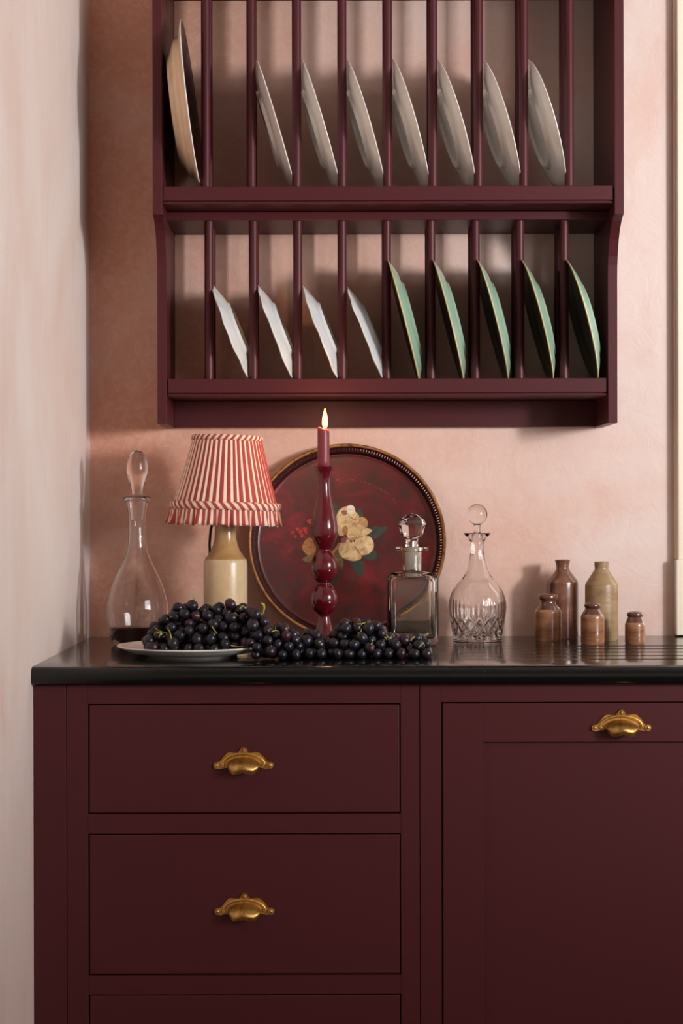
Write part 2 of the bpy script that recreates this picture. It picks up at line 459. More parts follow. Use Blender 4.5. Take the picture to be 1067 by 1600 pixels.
def cup_handle(parent, cx, cz):
    """backplate with winged outline, three screws, scooped two-lobed cup; y towards the room is negative"""
    half = [(0, 170), (30, 160), (50, 130), (60, 112), (90, 108), (150, 115), (190, 108), (230, 70), (270, 20), (310, -15), (348, -35), (357, -55), (340, -82), (290, -86), (240, -80), (150, -60), (0, -60)]
    s = .001 / 7.62
    pts = [(x * s, z * s) for x, z in half] + [(-x * s, z * s) for x, z in half[-2:0:-1]]
    bm = bmesh.new()
    vs_ = [bm.verts.new((x, 0, z)) for x, z in pts]
    f = bm.faces.new(vs_)
    ex = bmesh.ops.extrude_face_region(bm, geom=[f]); nv = [e for e in ex['geom'] if isinstance(e, bmesh.types.BMVert)]
    bmesh.ops.translate(bm, vec=(0, -.0028, 0), verts=nv)
    nf = [e for e in ex['geom'] if isinstance(e, bmesh.types.BMFace)]
    bmesh.ops.inset_region(bm, faces=nf, thickness=.0012, depth=0.0008)
    # arched rib round the cup
    def add_grid(fn, nu, nv_):
        g = [[bm.verts.new(fn(i / nu, j / nv_)) for j in range(nv_ + 1)] for i in range(nu + 1)]
        for i in range(nu):
            for j in range(nv_):
                q = bm.faces.new((g[i][j], g[i + 1][j], g[i + 1][j + 1], g[i][j + 1])); q.smooth = True
    RX, RZ = .0345, .0115
    def rib(u, v):
        a = PI * u * 1.16 - .08 * PI; b = 2 * PI * v
        rx = RX - .002 + .0028 * math.cos(b); rz = .0125 + .0 + .0026 * math.cos(b)
        return (rx * math.cos(a), -.0028 - .0026 * math.sin(b) * 1.0, -.004 + (rz + .004) * math.sin(a) if math.sin(a) > 0 else -.004 + .012 * math.sin(a))
    add_grid(rib, 36, 8)
    def cup(sc):
        def fn(u, v):
            t_ = -math.cos(PI * u)
            x = t_ * .0268
            env = math.sqrt(max(0, 1 - t_ * t_))
            zt = -.006 + .0128 * env
            lob = math.sin(min(1, (1 - abs(t_)) / .5) * PI / 2) if abs(t_) > .5 else 1 - .26 * (1 - abs(t_) / .5) ** 1.5
            zb = -.006 - .0118 * lob
            dp = .003 + .021 * env ** .8
            th = v * PI / 2 * 1.25
            y = -.002 - dp * math.sin(min(th, PI / 2)) + (.0035 * env * max(0, th - PI / 2) / .39)
            z = zt + (zb - zt) * (v ** 1.35)
            return (x * sc, y * sc, z)
        return fn
    add_grid(cup(1.0), 36, 12)
    add_grid(cup(.95), 36, 12)
    for x, z in ((0, .0177), (.0417, -.006), (-.0417, -.006)):
        r = bmesh.ops.create_uvsphere(bm, u_segments=12, v_segments=8, radius=.0030)
        bmesh.ops.scale(bm, vec=(1, .7, 1), verts=r['verts'])
        bmesh.ops.translate(bm, vec=(x, -.0038, z), verts=r['verts'])
        for v in r['verts']:
            for q in v.link_faces: q.smooth = True
        r = bmesh.ops.create_cone(bm, cap_ends=True, segments=16, radius1=.0058, radius2=.0048, depth=.0022)
        bmesh.ops.rotate(bm, matrix=Matrix.Rotation(PI / 2, 3, 'X'), verts=r['verts'])
        bmesh.ops.translate(bm, vec=(x, -.0028, z), verts=r['verts'])
    bmesh.ops.recalc_face_normals(bm, faces=bm.faces)
    return bm_obj('cup_handle', bm, 'brass', parent, loc=(cx, 0, cz))

def drawer_front(parent, x0, x1, z0, z1, hx, hz):
    d = box('drawer_front', x0, x1, FY + .0005, FY + .022, z0, z1, 'paint', parent, .0012, 2)
    h = cup_handle(d, hx, hz); h.location.y = FY + .0008
    return d

G = .0012
dc = thing('drawer_cabinet', 'burgundy painted base cabinet with a stack of wide drawers', 'cabinet')
box('filler_strip', XL + .0005, fx(102.6), FY, FY + .02, .10, BT, 'paint', dc, .0008)
d1 = (fz(1101), fz(1269.6)); d2 = (fz(1303.8), fz(1521.5)); d3 = (fz(1555), .165)
xl, xr = fx(138.8), fx(623)
bm = bmesh.new()
fa, fb = fx(103.6), fx(654.4)
add_box(bm, fa, xl - .002, FY, FY + .022, .10, BT, .0006)
add_box(bm, xr + .002, fb, FY, FY + .022, .10, BT, .0006)
add_box(bm, xl - .002, xr + .002, FY, FY + .022, d1[0] + .002, BT)
add_box(bm, xl - .002, xr + .002, FY, FY + .022, d2[0] + .002, d1[1] - .002)
add_box(bm, xl - .002, xr + .002, FY, FY + .022, d3[0] + .002, d2[1] - .002)
add_box(bm, xl - .002, xr + .002, FY, FY + .022, .10, d3[1] - .002)
bm_obj('face_frame', bm, 'paint', dc)
box('carcass', XL + .001, fb, FY + .024, -.002, .10, BT - .001, 'dark_gap', dc)
box('plinth', XL + .001, fb, FY + .05, FY + .068, 0, .0995, 'paint', dc)
drawer_front(dc, xl, xr, d1[1], d1[0], fx(379.5), fz(1189.5))
drawer_front(dc, xl, xr, d2[1], d2[0], fx(380.3), fz(1417.5))
drawer_front(dc, xl, xr, d3[1], d3[0], fx(380.6), fz(1650))

kc = thing('door_cabinet', 'burgundy painted base cabinet with a recessed panel door', 'cabinet')
ka, kb = fx(655.4), fx(1290)
dx0, dx1 = fx(690.6), fx(1250)
dz1 = fz(1099.3); dz0 = .165
bm = bmesh.new()
add_box(bm, ka, dx0 - .002, FY, FY + .022, .10, BT, .0006)
add_box(bm, dx1 + .002, kb, FY, FY + .022, .10, BT, .0006)
add_box(bm, dx0 - .002, dx1 + .002, FY, FY + .022, dz1 + .002, BT)
add_box(bm, dx0 - .002, dx1 + .002, FY, FY + .022, .10, dz0 - .002)
bm_obj('face_frame', bm, 'paint', kc)
box('carcass', ka, 1.75, FY + .024, -.002, .10, BT - .001, 'dark_gap', kc)
box('plinth', ka, 1.75, FY + .05, FY + .068, 0, .0995, 'paint', kc)
box('end_panel', kb + .001, 1.75, FY, FY + .022, .10, BT, 'paint', kc, .0008)
sx0, sx1, rz1, rz0 = fx(754.5), dx1 - .064, fz(1160), dz0 + .07
bm = bmesh.new()
add_box(bm, dx0, sx0, FY + .0005, FY + .022, dz0, dz1, .0010)
add_box(bm, sx1, dx1, FY + .0005, FY + .022, dz0, dz1, .0010)
add_box(bm, sx0 - .0009, sx1 + .0009, FY + .0005, FY + .022, rz1, dz1, .0006)
add_box(bm, sx0 - .0009, sx1 + .0009, FY + .0005, FY + .022, dz0, rz0, .0006)
dr = bm_obj('door', bm, 'paint', kc)
box('door_panel', sx0 - .0005, sx1 + .0005, FY + .0075, FY + .018, rz0 - .0005, rz1 + .0005, 'paint', dr)
h = cup_handle(dr, fx(969.5), fz(1132)); h.location.y = FY + .0008

# ------------------------------------------------------------------ plate rack
rk = thing('plate_rack', 'burgundy painted two tier wall plate rack with turned dowels', 'plate rack')
RL, RR, RT = -.302, .508, .017
side = [(0, 1.3228), (-.172, 1.3228), (-.172, 1.59), (-.174, 1.612), (-.178, 1.628), (-.184, 1.642), (-.191, 1.6566), (-.203, 1.672), (-.220, 1.6846), (-.238, 1.6925), (-.248, 1.6935), (-.248, 2.19), (0, 2.19)]
for x0, x1 in ((RL - RT, RL), (RR, RR + RT)):
    n = len(side)
    bm = bmesh.new()
    a = [bm.verts.new((x0, min(y, -.0006), z)) for y, z in side]; b = [bm.verts.new((x1, min(y, -.0006), z)) for y, z in side]
    bm.faces.new(a); bm.faces.new(b[::-1])
    for i in range(n): bm.faces.new((a[i], b[i], b[(i + 1) % n], a[(i + 1) % n]))
    bmesh.ops.recalc_face_normals(bm, faces=bm.faces)
    es = [e for e in bm.edges if e.calc_length() > .1 and abs(e.verts[0].co.x - e.verts[1].co.x) < 1e-5 and e.verts[0].co.y < -.1 and e.verts[1].co.y < -.1]
    bmesh.ops.bevel(bm, geom=es, offset=.0010, segments=1, affect='EDGES')
    bm_obj('side_panel', bm, 'paint', rk)
def shelf(yf, z0, ztop, zlip):
    sh = box('shelf', RL, RR, yf + .006, -.0006, z0 + .001, ztop, 'paint', rk)
    box('front_rail', RL + .001, RR - .0016, yf, yf + .012, z0 + .0058, zlip, 'paint', sh, .0009)
    box('bead', RL + .001, RR - .0016, yf, yf + .012, z0, z0 + .0040, 'paint', sh, .0009)
    return sh
shelf(-.2435, 1.7132, 1.7415, 1.7448)
shelf(-.1675, 1.3735, 1.3970, 1.4059)
box('dowel_rail', RL, RR, -.1655, -.0006, 1.6973, 1.7128, 'paint', rk, .0006)
box('back_board', RL, RR, -.020, -.0006, 1.3240, 1.3740, 'paint', rk, .0006)
box('top_board', RL, RR, -.240, -.0006, 2.150, 2.170, 'paint', rk)
DR = .0084
dm = {}
def dowel(x, y, z0, z1, me, DR):
    if me is None:
        o = lathe('dowel', [(0, 0), (DR, 0), (DR, z1 - z0), (0, z1 - z0)], 'paint', rk, 24)
        o.data.set_sharp_from_angle(angle=math.radians(40))
    else:
        o = bpy.data.objects.new('dowel', me); COL.objects.link(o); o.parent = rk
    o.location = (x, y, z0); return o.data
for i in range(9):
    x = -.2255 + .0820 * i
    for y, r, z0, z1 in ((-.2215, DR, 1.7415, 2.150), (-.133, .0064, 1.7415, 2.150), (-.1500, DR, 1.3970, 1.6973), (-.060, .0064, 1.3970, 1.6973)):
        dm[y] = dowel(x, y, z0, z1, dm.get(y), r)

# ------------------------------------------------------------------ plates in the rack
def plate_mesh(R, h, well, foot, th=.0042, fh=.004):
    """closed profile of a plate lying face up; z = 0 at the rim circle; face part and back part of the profile"""
    face = [(0, -h + fh + th), (well * .9, -h + fh + th), (well, -h + fh + th + .0012), (well * 1.06 + .002, -h * .52 + .003), (R - .02, -.006 + .001), (R - .004, -.0006)]
    face = [face[0]] + cr(face[1:], 4)
    edge = [(R - .0012, .0002), (R, -.0010), (R - .0008, -.0024)]
    back = [(R - .006, -.0040), (R - .022, -.0105), (well * 1.06 + .002, -h * .60 - .002), (foot + .004, -h + fh + .0005)]
    if h > .03: back = [(R - .006, -.0040), (R - .024, -.0085), (R - .030, -.0120), (R - .033, -.0190), (foot + .014, -h + fh + .0050), (foot + .004, -h + fh + .0005)]
    back = cr(back, 4) + [(foot, -h), (foot - .003, -h), (foot - .0045, -h + fh * .9), (foot * .6, -h + fh * .85), (0, -h + fh * .8)]
    return face, edge, back

def plate(name, label, cat, group, C, alpha, facing, R, h, well, foot, mats, radial=None, n=64, th=.0042, twist=0.0, yaw=0.0, fh=.004):
    o = thing(name, label, cat, C, group)
    face, edge, back = plate_mesh(R, h, well, foot, th, fh)
    body = back[::-1] + edge[::-1] + face[::-1]
    mid = len(back) + len(edge)
    p = lathe('plate_body', body, mats[0], o, n, True, None, radial)
    p.data.set_sharp_from_angle(angle=math.radians(50))
    if len(mats) > 1:
        for m in mats[1:]: p.data.materials.append(M[m])
        for f in p.data.polygons:
            c = f.center; r = math.hypot(c.x, c.y)
            if r > R - .0026 and len(mats) > 2: f.material_index = 2
            elif f.normal.z > .02 and not (r < foot and c.z < -h + .003): f.material_index = 1
    nrm = Vector((math.cos(alpha), 0, math.sin(alpha))) * (1 if facing > 0 else -1)
    d = Vector((-math.sin(alpha), 0, math.cos(alpha)))
    yv = nrm.cross(d)
    m = Matrix((d, yv, nrm)).transposed()
    o.rotation_euler = (Matrix.Rotation(yaw, 3, 'Z') @ m @ Matrix.Rotation(twist, 3, 'Z')).to_euler()
    # one solid object: fold the single part into the thing itself
    return o

rng = random.Random(5)
ORD = ['second', 'third', 'fourth', 'fifth', 'sixth', 'seventh', 'rightmost']
names_u = ['leftmost', 'second', 'third', 'middle', 'fifth', 'sixth', 'rightmost']
def single_plate(*a, **k):
    o = plate(*a, **k); p = o.children[0]
    p.parent = None; p.location = o.location; p.rotation_euler = o.rotation_euler
    lab, cat, grp = o['label'], o['category'], o.get('group'); nm = a[0]
    bpy.data.objects.remove(o); p.name = nm
    return tag(p, lab, cat, grp)
for i in range(7):
    single_plate('dinner_plate', '%s of the seven white dinner plates in the upper tier of the rack' % names_u[i] if i != 3 else 'middle one of the seven white dinner plates in the upper tier of the rack', 'plate', 'white dinner plates in the upper rack tier',
        (-.0995 + .0824 * i, -.153, 1.8700), .288 + rng.uniform(-.006, .006), 1, .1265, .0190, .078, .072, ['china'], twist=rng.uniform(0, 6), fh=.0065)
single_plate('serving_platter', 'large buff backed platter with speckled dark face at the left end of the upper tier', 'plate', None,
    (-.2535, -.166, 1.9040), .112, 1, .158, .034, .112, .100, ['platter_back', 'platter_face', 'china'])
names_g = ['leftmost', 'second from the left', 'middle one', 'fourth from the left', 'rightmost']
for i in range(5):
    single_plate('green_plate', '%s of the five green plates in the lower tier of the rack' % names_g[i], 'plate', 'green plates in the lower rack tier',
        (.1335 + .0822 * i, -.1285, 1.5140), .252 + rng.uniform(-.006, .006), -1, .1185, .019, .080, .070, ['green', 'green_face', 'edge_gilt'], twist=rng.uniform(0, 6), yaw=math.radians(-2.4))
names_w = ['leftmost', 'second from the left', 'third from the left', 'rightmost']
def scallop(a, r, z, i):
    k = max(0, (r - .070) / .030)
    return r + .0013 * k * math.cos(14 * a) * (1 + .4 * math.cos(3 * a)), z + .0006 * k * math.cos(12 * a + 1) + .0008 * k * math.cos(5 * a)
for i in range(4):
    single_plate('side_plate', '%s of the four small white scalloped plates in the lower tier' % names_w[i], 'plate', 'white scalloped side plates in the lower rack tier',
        (-.1865 + .0838 * i, -.110, 1.4925 - (.0005 if i < 3 else .002)), .365 + rng.uniform(-.008, .008), -1, .0975, .0195, .060, .056, ['china_blue'], radial=scallop, n=96, twist=rng.uniform(0, 6), yaw=math.radians(-2.6 - 1.0 * i))

# ------------------------------------------------------------------ table lamp
ZL = 3.123; YL = ZL - DIST; XLp = X(352, ZL); s = ZL / FPX
lp = thing('table_lamp', 'small table lamp with striped red and cream shade on a stoneware flagon', 'lamp', (XLp, YL, TOP))
hz = lambda py: H(py, ZL) - TOP
prof = [(34.0, 1006.4), (34.4, 1003), (34.3, 940), (34.3, 882), (33.8, 876.5), (32.4, 873.5)]
top_p = [(32.4, 873.5), (28.5, 868.5), (23, 860), (19.4, 851), (17.2, 842), (16.4, 832), (16.2, 822), (18.5, 818), (18.5, 808), (14, 805), (0, 805)]
base = lathe('flagon_body', [(0, hz(1006.4))] + [(r * s, max(hz(y), 0.0)) for r, y in prof], 'flagon', lp, 56)
base.data.set_sharp_from_angle(angle=math.radians(60))
lathe('flagon_shoulder', [(r * s, hz(y)) for r, y in top_p], 'flagon_top', lp, 56)
lathe('lamp_holder', [(0, hz(806)), (.013, hz(806)), (.013, hz(775)), (.009, hz(772)), (.009, hz(745)), (0, hz(745))], 'brass', lp, 24)
# pleated shade
ZS0 = hz(792); ZS1 = hz(683)
RB, RTp = .0965, .0615
NP = 46
verts, faces, uvs = [], [], []
K = 6
rows = 9
cols = NP * K + 1
rr = random.Random(3)
jit = [rr.uniform(-.10, .10) for _ in range(NP + 1)]; jit[NP] = jit[0]
for i in range(rows):
    t_ = i / (rows - 1); R0 = RB + (RTp - RB) * t_; z = (ZS1 - ZS0) * t_
    for j in range(cols):
        p = j // K; q = (j % K) / K
        if j == cols - 1: p, q = NP - 1, 1.0
        a = 2 * PI * (p + q + jit[p] * (1 - q) + jit[(p + 1) % NP] * q) / NP
        prof_ = [-.0013, .0004, .0013, .0015, .0011, .0000, -.0013][min(K, int(round(q * K)))]
        r = R0 + .5 * prof_ * (.75 + .25 * (1 - t_)) - .0012 * math.sin(PI * t_)
        verts.append((r * math.cos(a), r * math.sin(a), z)); uvs.append((p + q + (.0 if j < cols - 1 else 0), t_))
for i in range(rows - 1):
    for j in range(cols - 1):
        faces.append((i * cols + j, i * cols + j + 1, (i + 1) * cols + j + 1, (i + 1) * cols + j))
shade = mesh_obj('lampshade', verts, faces, 'stripe', lp, False, uvs, (0, 0, ZS0))
md = shade.modifiers.new('thickness', 'SOLIDIFY'); md.thickness = .0012; md.offset = -1
shade.rotation_euler = (0, math.radians(1.7), 0)
def ring_band(name, prof, nst, wave, amp, parent, mat, n=240):
    verts, faces, uvs = [], [], []
    m = len(prof)
    rr = random.Random(11); ph = [rr.uniform(0, 6) for _ in range(3)]
    for i, (r, z) in enumerate(prof):
        k = i / (m - 1)
        for j in range(n + 1):
            a = 2 * PI * (j % n) / n
            w = amp * k * (math.sin(wave * a + ph[0]) + .55 * math.sin((wave * 0.62 // 1) * a + ph[1]) + .35 * math.sin((wave * 1.7 // 1) * a + ph[2])) if amp else 0
            verts.append(((r + w) * math.cos(a), (r + w) * math.sin(a), z + (w * .35 if amp else 0))); uvs.append((nst * j / n, k))
    for i in range(m - 1):
        for j in range(n):
            A = i * (n + 1) + j
            faces.append((A, A + 1, A + n + 2, A + n + 1))
    o = mesh_obj(name, verts, faces, mat, parent, True, uvs)
    md = o.modifiers.new('thickness', 'SOLIDIFY'); md.thickness = .001; md.offset = -1
    return o
ring_band('top_binding', [(RTp + .0010, ZS1 - ZS0 - .0075), (RTp + .0036, ZS1 - ZS0 - .0055), (RTp + .0040, ZS1 - ZS0 - .001), (RTp + .0026, ZS1 - ZS0 + .0028), (RTp - .002, ZS1 - ZS0 + .0030)], 34, 1, 0, shade, 'stripe_bias')
ring_band('lower_binding', [(RB + .0014, .0085), (RB + .0042, .006), (RB + .0048, .001), (RB + .0036, -.0035), (RB + .0010, -.0045)], 42, 1, 0, shade, 'stripe_bias')
ring_band('ruffle', [(RB + .0015, -.002), (RB + .0028, -.010), (RB + .0040, -.018), (RB + .0056, -.026), (RB + .0072, -.0325)], 62, 29, .0034, shade, 'stripe', 480)
tube('power_cord', [(-.020, .012, hz(806)), (-.024, .020, hz(815)), (-.0285, .026, hz(828)), (-.031, .030, hz(850)), (-.030, .034, hz(880)), (-.026, .045, hz(930)), (-.020, .050, hz(975)), (-.03, .055, .0040), (-.06, .08, .0032), (-.09, .12, .0032)], .0026, 'cord', lp)

# ------------------------------------------------------------------ round tray
TR = .1885
ang = math.radians(10.0)
# local frame: z = out of the tray floor (towards the room), y = up the tray
tz = Vector((0, -math.cos(ang), math.sin(ang))); ty = Vector((0, math.sin(ang), math.cos(ang))); tx = Vector((1, 0, 0))
rimh = .024
low = TOP + .0006
cz = low + TR * math.cos(ang) - rimh * math.sin(ang)      # lowest point is the outer rim edge
cy = -.006 - (TR - .012) * math.sin(ang)
tc = Vector((X(541.8, DIST + cy), cy, cz + .0006))
tray = thing('round_tray', 'round dark red tole tray with pierced gilt rim and painted flowers leaning on the wall', 'tray', tc)
tray.rotation_euler = Matrix((tx, ty, tz)).transposed().to_euler()
# note: tx x ty = tz must hold
fl_r = .1715
lathe('tray_floor', [(0, -.0018), (fl_r, -.0018), (fl_r + .002, .001), (fl_r + .001, .0030), (fl_r - .002, .0012), (fl_r - .006, 0), (0, 0)], 'tray', tray, 96)
NS = 210
def gallery():
    verts, faces = [], []
    prof = [(fl_r + .0010, .0030), (fl_r + .0060, .0102), 0, (fl_r + .0098, .0155), 0, (fl_r + .0145, .0215)]
    prof = [prof[0], prof[1], prof[3], prof[5]]
    n = NS * 2
    for r, z in prof:
        for j in range(n):
            a = 2 * PI * (j + (.0 if j % 2 else .42)) / n
            verts.append((r * math.cos(a), r * math.sin(a), z))
    for i in range(3):
        for j in range(n):
            if i == 1 and j % 2 == 0: continue
            k = (j + 1) % n
            faces.append((i * n + j, i * n + k, (i + 1) * n + k, (i + 1) * n + j))
    o = mesh_obj('pierced_gallery', verts, faces, 'tray_dark', tray, True)
    md = o.modifiers.new('thickness', 'SOLIDIFY'); md.thickness = .0010; md.offset = 0
gallery()
lathe('rolled_edge', [(TR - .0032 + .0032 * math.cos(2 * PI * k / 12), rimh - .0020 + .0030 * math.sin(2 * PI * k / 12)) for k in range(12)], 'gilt', tray, 120, close=True)

def decal(name, pts, mat, lift, parent=tray, smooth=True, th=.0003):
    """thin painted shape; pts in crop pixels of the flower (scale 6.669, origin 460,770)"""
    k = (DIST + cy) / FPX
    P = [((460 + x / 6.669 - 541.8) * k, -((770 + y / 6.669) - 840.5) * k / math.cos(ang)) for x, y in pts]
    if smooth:
        n = len(P); Q = []
        for i in range(n):
            p0, p1, p2, p3 = (np.array(P[(i + d) % n]) for d in (-1, 0, 1, 2))
            for j in range(4):
                t_ = j / 4
                Q.append(tuple(.5 * ((2 * p1) + (-p0 + p2) * t_ + (2 * p0 - 5 * p1 + 4 * p2 - p3) * t_ ** 2 + (-p0 + 3 * p1 - 3 * p2 + p3) * t_ ** 3)))
        P = Q
    n = len(P)
    verts = [(x, y, lift) for x, y in P] + [(x, y, lift - th) for x, y in P]
    faces = [tuple(range(n)), tuple(range(2 * n - 1, n - 1, -1))] + [(i, i + n, (i + 1) % n + n, (i + 1) % n) for i in range(n)]
    return mesh_obj(name, verts, faces, mat, parent)
def disc_pts(cx, cy_, r, n=9, j=0.25, seed=0):
    g = random.Random(seed)
    return [(cx + r * (1 + g.uniform(-j, j)) * math.cos(2 * PI * i / n), cy_ + r * (1 + g.uniform(-j, j)) * math.sin(2 * PI * i / n)) for i in range(n)]
L0 = .0004
for pts in ([(390, 40), (430, 72), (462, 120), (440, 190), (410, 150)], [(660, 120), (705, 140), (715, 190), (700, 230), (665, 200)], [(770, 370), (820, 310), (900, 312), (968, 312), (930, 375), (850, 430), (800, 425)],
            [(690, 600), (770, 575), (845, 560), (850, 640), (790, 660), (730, 640)], [(560, 650), (650, 650), (722, 690), (718, 780), (695, 838), (650, 800), (610, 740)], [(380, 850), (420, 790), (450, 800), (440, 880), (400, 930)]):
    decal('painted_leaf', pts, 'leaf', L0)
for pts in ([(380, 640), (440, 560), (500, 620), (505, 720), (480, 755), (440, 690)], [(80, 650), (160, 600), (245, 600), (235, 640), (160, 680)], [(300, 610), (350, 600), (360, 660), (310, 650)]):
    decal('painted_leaf', pts, 'leaf_olive', L0)
for q, (x, y, r) in enumerate(((-20, 370, 22), (30, 330, 20), (60, 360, 24), (110, 335, 26), (75, 400, 20), (160, 250, 26), (120, 370, 16), (10, 410, 16))):
    decal('painted_berry', disc_pts(x, y, r, seed=q), 'flower_red', L0 + .0003)
decal('painted_rose', [(78, 520), (120, 440), (180, 430), (225, 520), (200, 590), (130, 600)], 'flower_ochre', L0 + .0003)
decal('painted_petal', [(365, 600), (420, 530), (470, 470), (480, 510), (430, 560), (380, 615)], 'petal_tan', L0 + .0003)
decal('painted_petal', [(665, 235), (700, 208), (745, 225), (765, 265), (750, 320), (700, 320), (670, 290)], 'petal_tan', L0 + .0003)
decal('painted_petal', [(640, 440), (730, 408), (795, 420), (826, 490), (810, 555), (750, 600), (670, 600), (625, 540)], 'petal', L0 + .0005)
decal('painted_petal', [(455, 545), (490, 470), (570, 435), (640, 490), (690, 580), (692, 640), (630, 665), (550, 655), (490, 620)], 'petal', L0 + .0008)
decal('painted_petal', [(438, 250), (440, 190), (472, 130), (530, 98), (600, 100), (635, 150), (672, 190), (672, 250), (620, 300), (560, 350), (510, 400), (465, 400), (445, 330)], 'petal', L0 + .0005)
decal('painted_petal', [(545, 320), (600, 270), (670, 280), (730, 315), (808, 345), (770, 385), (700, 425), (600, 450), (550, 420)], 'petal', L0 + .0010)
decal('painted_petal', [(538, 135), (555, 95), (590, 82), (625, 105), (632, 150), (600, 178), (560, 168)], 'petal_pale', L0 + .0010)
decal('painted_stamen', [(505, 320), (530, 300), (555, 330), (550, 385), (515, 390)], 'flower_ochre', L0 + .0013)
decal('painted_throat', disc_pts(525, 162, 28, seed=3), 'flower_mauve', L0 + .0013)
decal('painted_throat', disc_pts(515, 448, 32, seed=4), 'flower_mauve', L0 + .0013)
decal('painted_throat', disc_pts(590, 460, 14, seed=5), 'flower_mauve', L0 + .0013)
decal('painted_fold', [(620, 500), (640, 520), (690, 585), (680, 592), (640, 545)], 'petal_tan', L0 + .0013)
decal('painted_fold', [(560, 430), (640, 420), (740, 400), (650, 436), (580, 450)], 'petal_tan', L0 + .0013)
decal('painted_fold', [(560, 190), (620, 225), (660, 240), (610, 232)], 'petal_tan', L0 + .0013)
decal('painted_fold', [(590, 300), (620, 268), (655, 290), (650, 330), (640, 295), (615, 290)], 'petal_tan', L0 + .0013)
# worn gilt line arc near the top of the painted field
g = random.Random(2)
for k in range(46):
    a = math.radians(38 + 1.5 * k + g.uniform(-.4, .4))
    if g.random() < .35: continue
    r = .122 + g.uniform(-.001, .001); w = .0006 + g.random() * .0009; l = g.uniform(.0012, .0034)
    c = Vector((r * math.cos(a), r * math.sin(a), L0)); u = Vector((-math.sin(a), math.cos(a), 0)) * l / 2; v_ = Vector((math.cos(a), math.sin(a), 0)) * w / 2
    o = mesh_obj('gilt_fleck', [c - u - v_, c + u - v_, c + u + v_, c - u + v_], [(0, 1, 2, 3)], 'tray_line', tray)

# ------------------------------------------------------------------ candlestick and candle
ZC = 3.05; s = ZC / FPX; YC = ZC - DIST; XC = X(506.2, ZC)
cb = lambda py: H(py, ZC) - TOP
P = [(16.4, 728.8), (15.4, 731.5), (13.2, 737), (10.8, 745), (9.8, 754), (10.2, 764), (11.8, 776), (14.6, 790), (18.2, 806), (20.6, 819), (21.0, 827), (20.2, 837), (17.6, 845), (13.8, 852), (10.2, 857.5), (9.6, 860), (11.6, 862.5), (16, 868), (20.2, 877), (21.3, 885.5), (20.3, 894), (16.4, 903), (11.4, 908.5), (9.6, 911), (11.4, 913.5), (16.4, 918.5), (20.4, 928), (21.4, 936.5), (20.4, 945), (16.6, 953), (11, 958.5), (9.4, 961.5), (9.8, 967), (12, 977), (15.6, 988), (22, 999), (31, 1005.5), (36.5, 1009), (37.5, 1011.5)]
pr = cr([(r * s, max(cb(y), .0012)) for r, y in P], 3) + [(37.0 * s, 0), (0, 0)]
pr = [(0, cb(740)), (9.2 * s, cb(740)), (9.8 * s, cb(731)), (14.6 * s, cb(728.6))] + pr
cs = lathe('candlestick', pr, 'lacquer', None, 56, loc=(XC, YC, TOP))
tag(cs, 'glossy burgundy turned candlestick with bulb and two balls behind the grapes', 'candlestick')
cr_ = 9.25 * s
zc0 = H(739.5, ZC)
zt = lambda py: H(py, ZC) - zc0
def slant(a, r, z, i):
    if z > zt(690): return r, z - (r * math.cos(a)) * .30 * (1 if z > zt(676) else .3)
    return r, z
cd = lathe('candle', [(0, 0), (cr_, 0), (cr_, zt(720)), (cr_, zt(700)), (cr_, zt(680)), (cr_ * .99, zt(671.5)), (cr_ * .90, zt(670)), (cr_ * .78, zt(671.5)), (cr_ * .5, zt(673)), (0, zt(673.5))], 'wax', None, 32, loc=(X(505.6, ZC), YC, zc0 + .0004), radial=slant)
tag(cd, 'lit short burgundy taper candle standing in the candlestick', 'candle')
xo = (508.0 - 505.6) * s
tube('wick', [(xo * .4, 0, zt(675)), (xo * .7, 0, zt(670)), (xo * 1.1, 0, zt(666)), (xo * 1.5, 0, zt(663.5))], .0007, 'wick', cd, 6)
fl = lathe('flame', cr([(0, 0), (.0030, .002), (.0050, .007), (.0053, .013), (.0043, .022), (.0022, .031), (.0008, .0365), (0, .038)], 4), 'flame', cd, 20, loc=(xo, 0, zt(670.5)), radial=lambda a, r, z, i: (r, z))
lathe('flame_core', cr([(0, .003), (.0022, .0045), (.0036, .009), (.0038, .014), (.0029, .021), (.0014, .028), (0, .033)], 4), 'flame_core', fl, 16)
pl = bpy.data.lights.new('candle_light', 'POINT'); pl.energy = 1.4; pl.color = (1, .56, .22); pl.shadow_soft_size = .006
po = bpy.data.objects.new('candle_light', pl); COL.objects.link(po); po.parent = fl; po.location = (0, 0, .022)

# ------------------------------------------------------------------ glass decanters
def shell(outer, wall, base, top_skip=0):
    """closed glass profile: outer (r, z) from bottom up, then the inside down again"""
    inner = [(max(r - wall, .002), z) for r, z in outer if z > base and r > wall + .002]
    return [(0, outer[0][1])] + outer + inner[::-1] + [(0, base)]

# tall plain decanter at the left
ZA = 3.12; s = ZA / FPX; za = lambda py: H(py, ZA) - TOP
A = [(34, 1006.8), (38.5, 1004), (41.5, 998), (43.5, 988), (45.8, 977), (47.4, 966), (48.1, 956), (47.6, 945), (43, 924), (34.5, 902), (24.8, 881), (16.2, 860), (14, 843), (13.2, 817), (15.8, 792), (18.8, 784), (20.2, 782)]
outer = cr([(r * s, max(za(y), 0.0)) for r, y in A], 5)
lip = [(21.6 * s, za(780.5)), (21.6 * s, za(777)), (20 * s, za(775.4)), (18.4 * s, za(776))]
dA = thing('glass_decanter', 'tall plain teardrop decanter with egg stopper standing by the left wall', 'decanter', (X(214.3, ZA), ZA - DIST, TOP))
inner = [(max(r - .0022, .002), z) for r, z in outer if z > .009]
lathe('decanter_body', [(0, .0016), (26 * s, .0010), (30 * s, 0)] + outer[1:] + lip + inner[::-1] + [(.022, .0085), (0, .0080)], 'glass', dA, 64)
inl = [(r - .0004, z) for r, z in inner if z < .034]
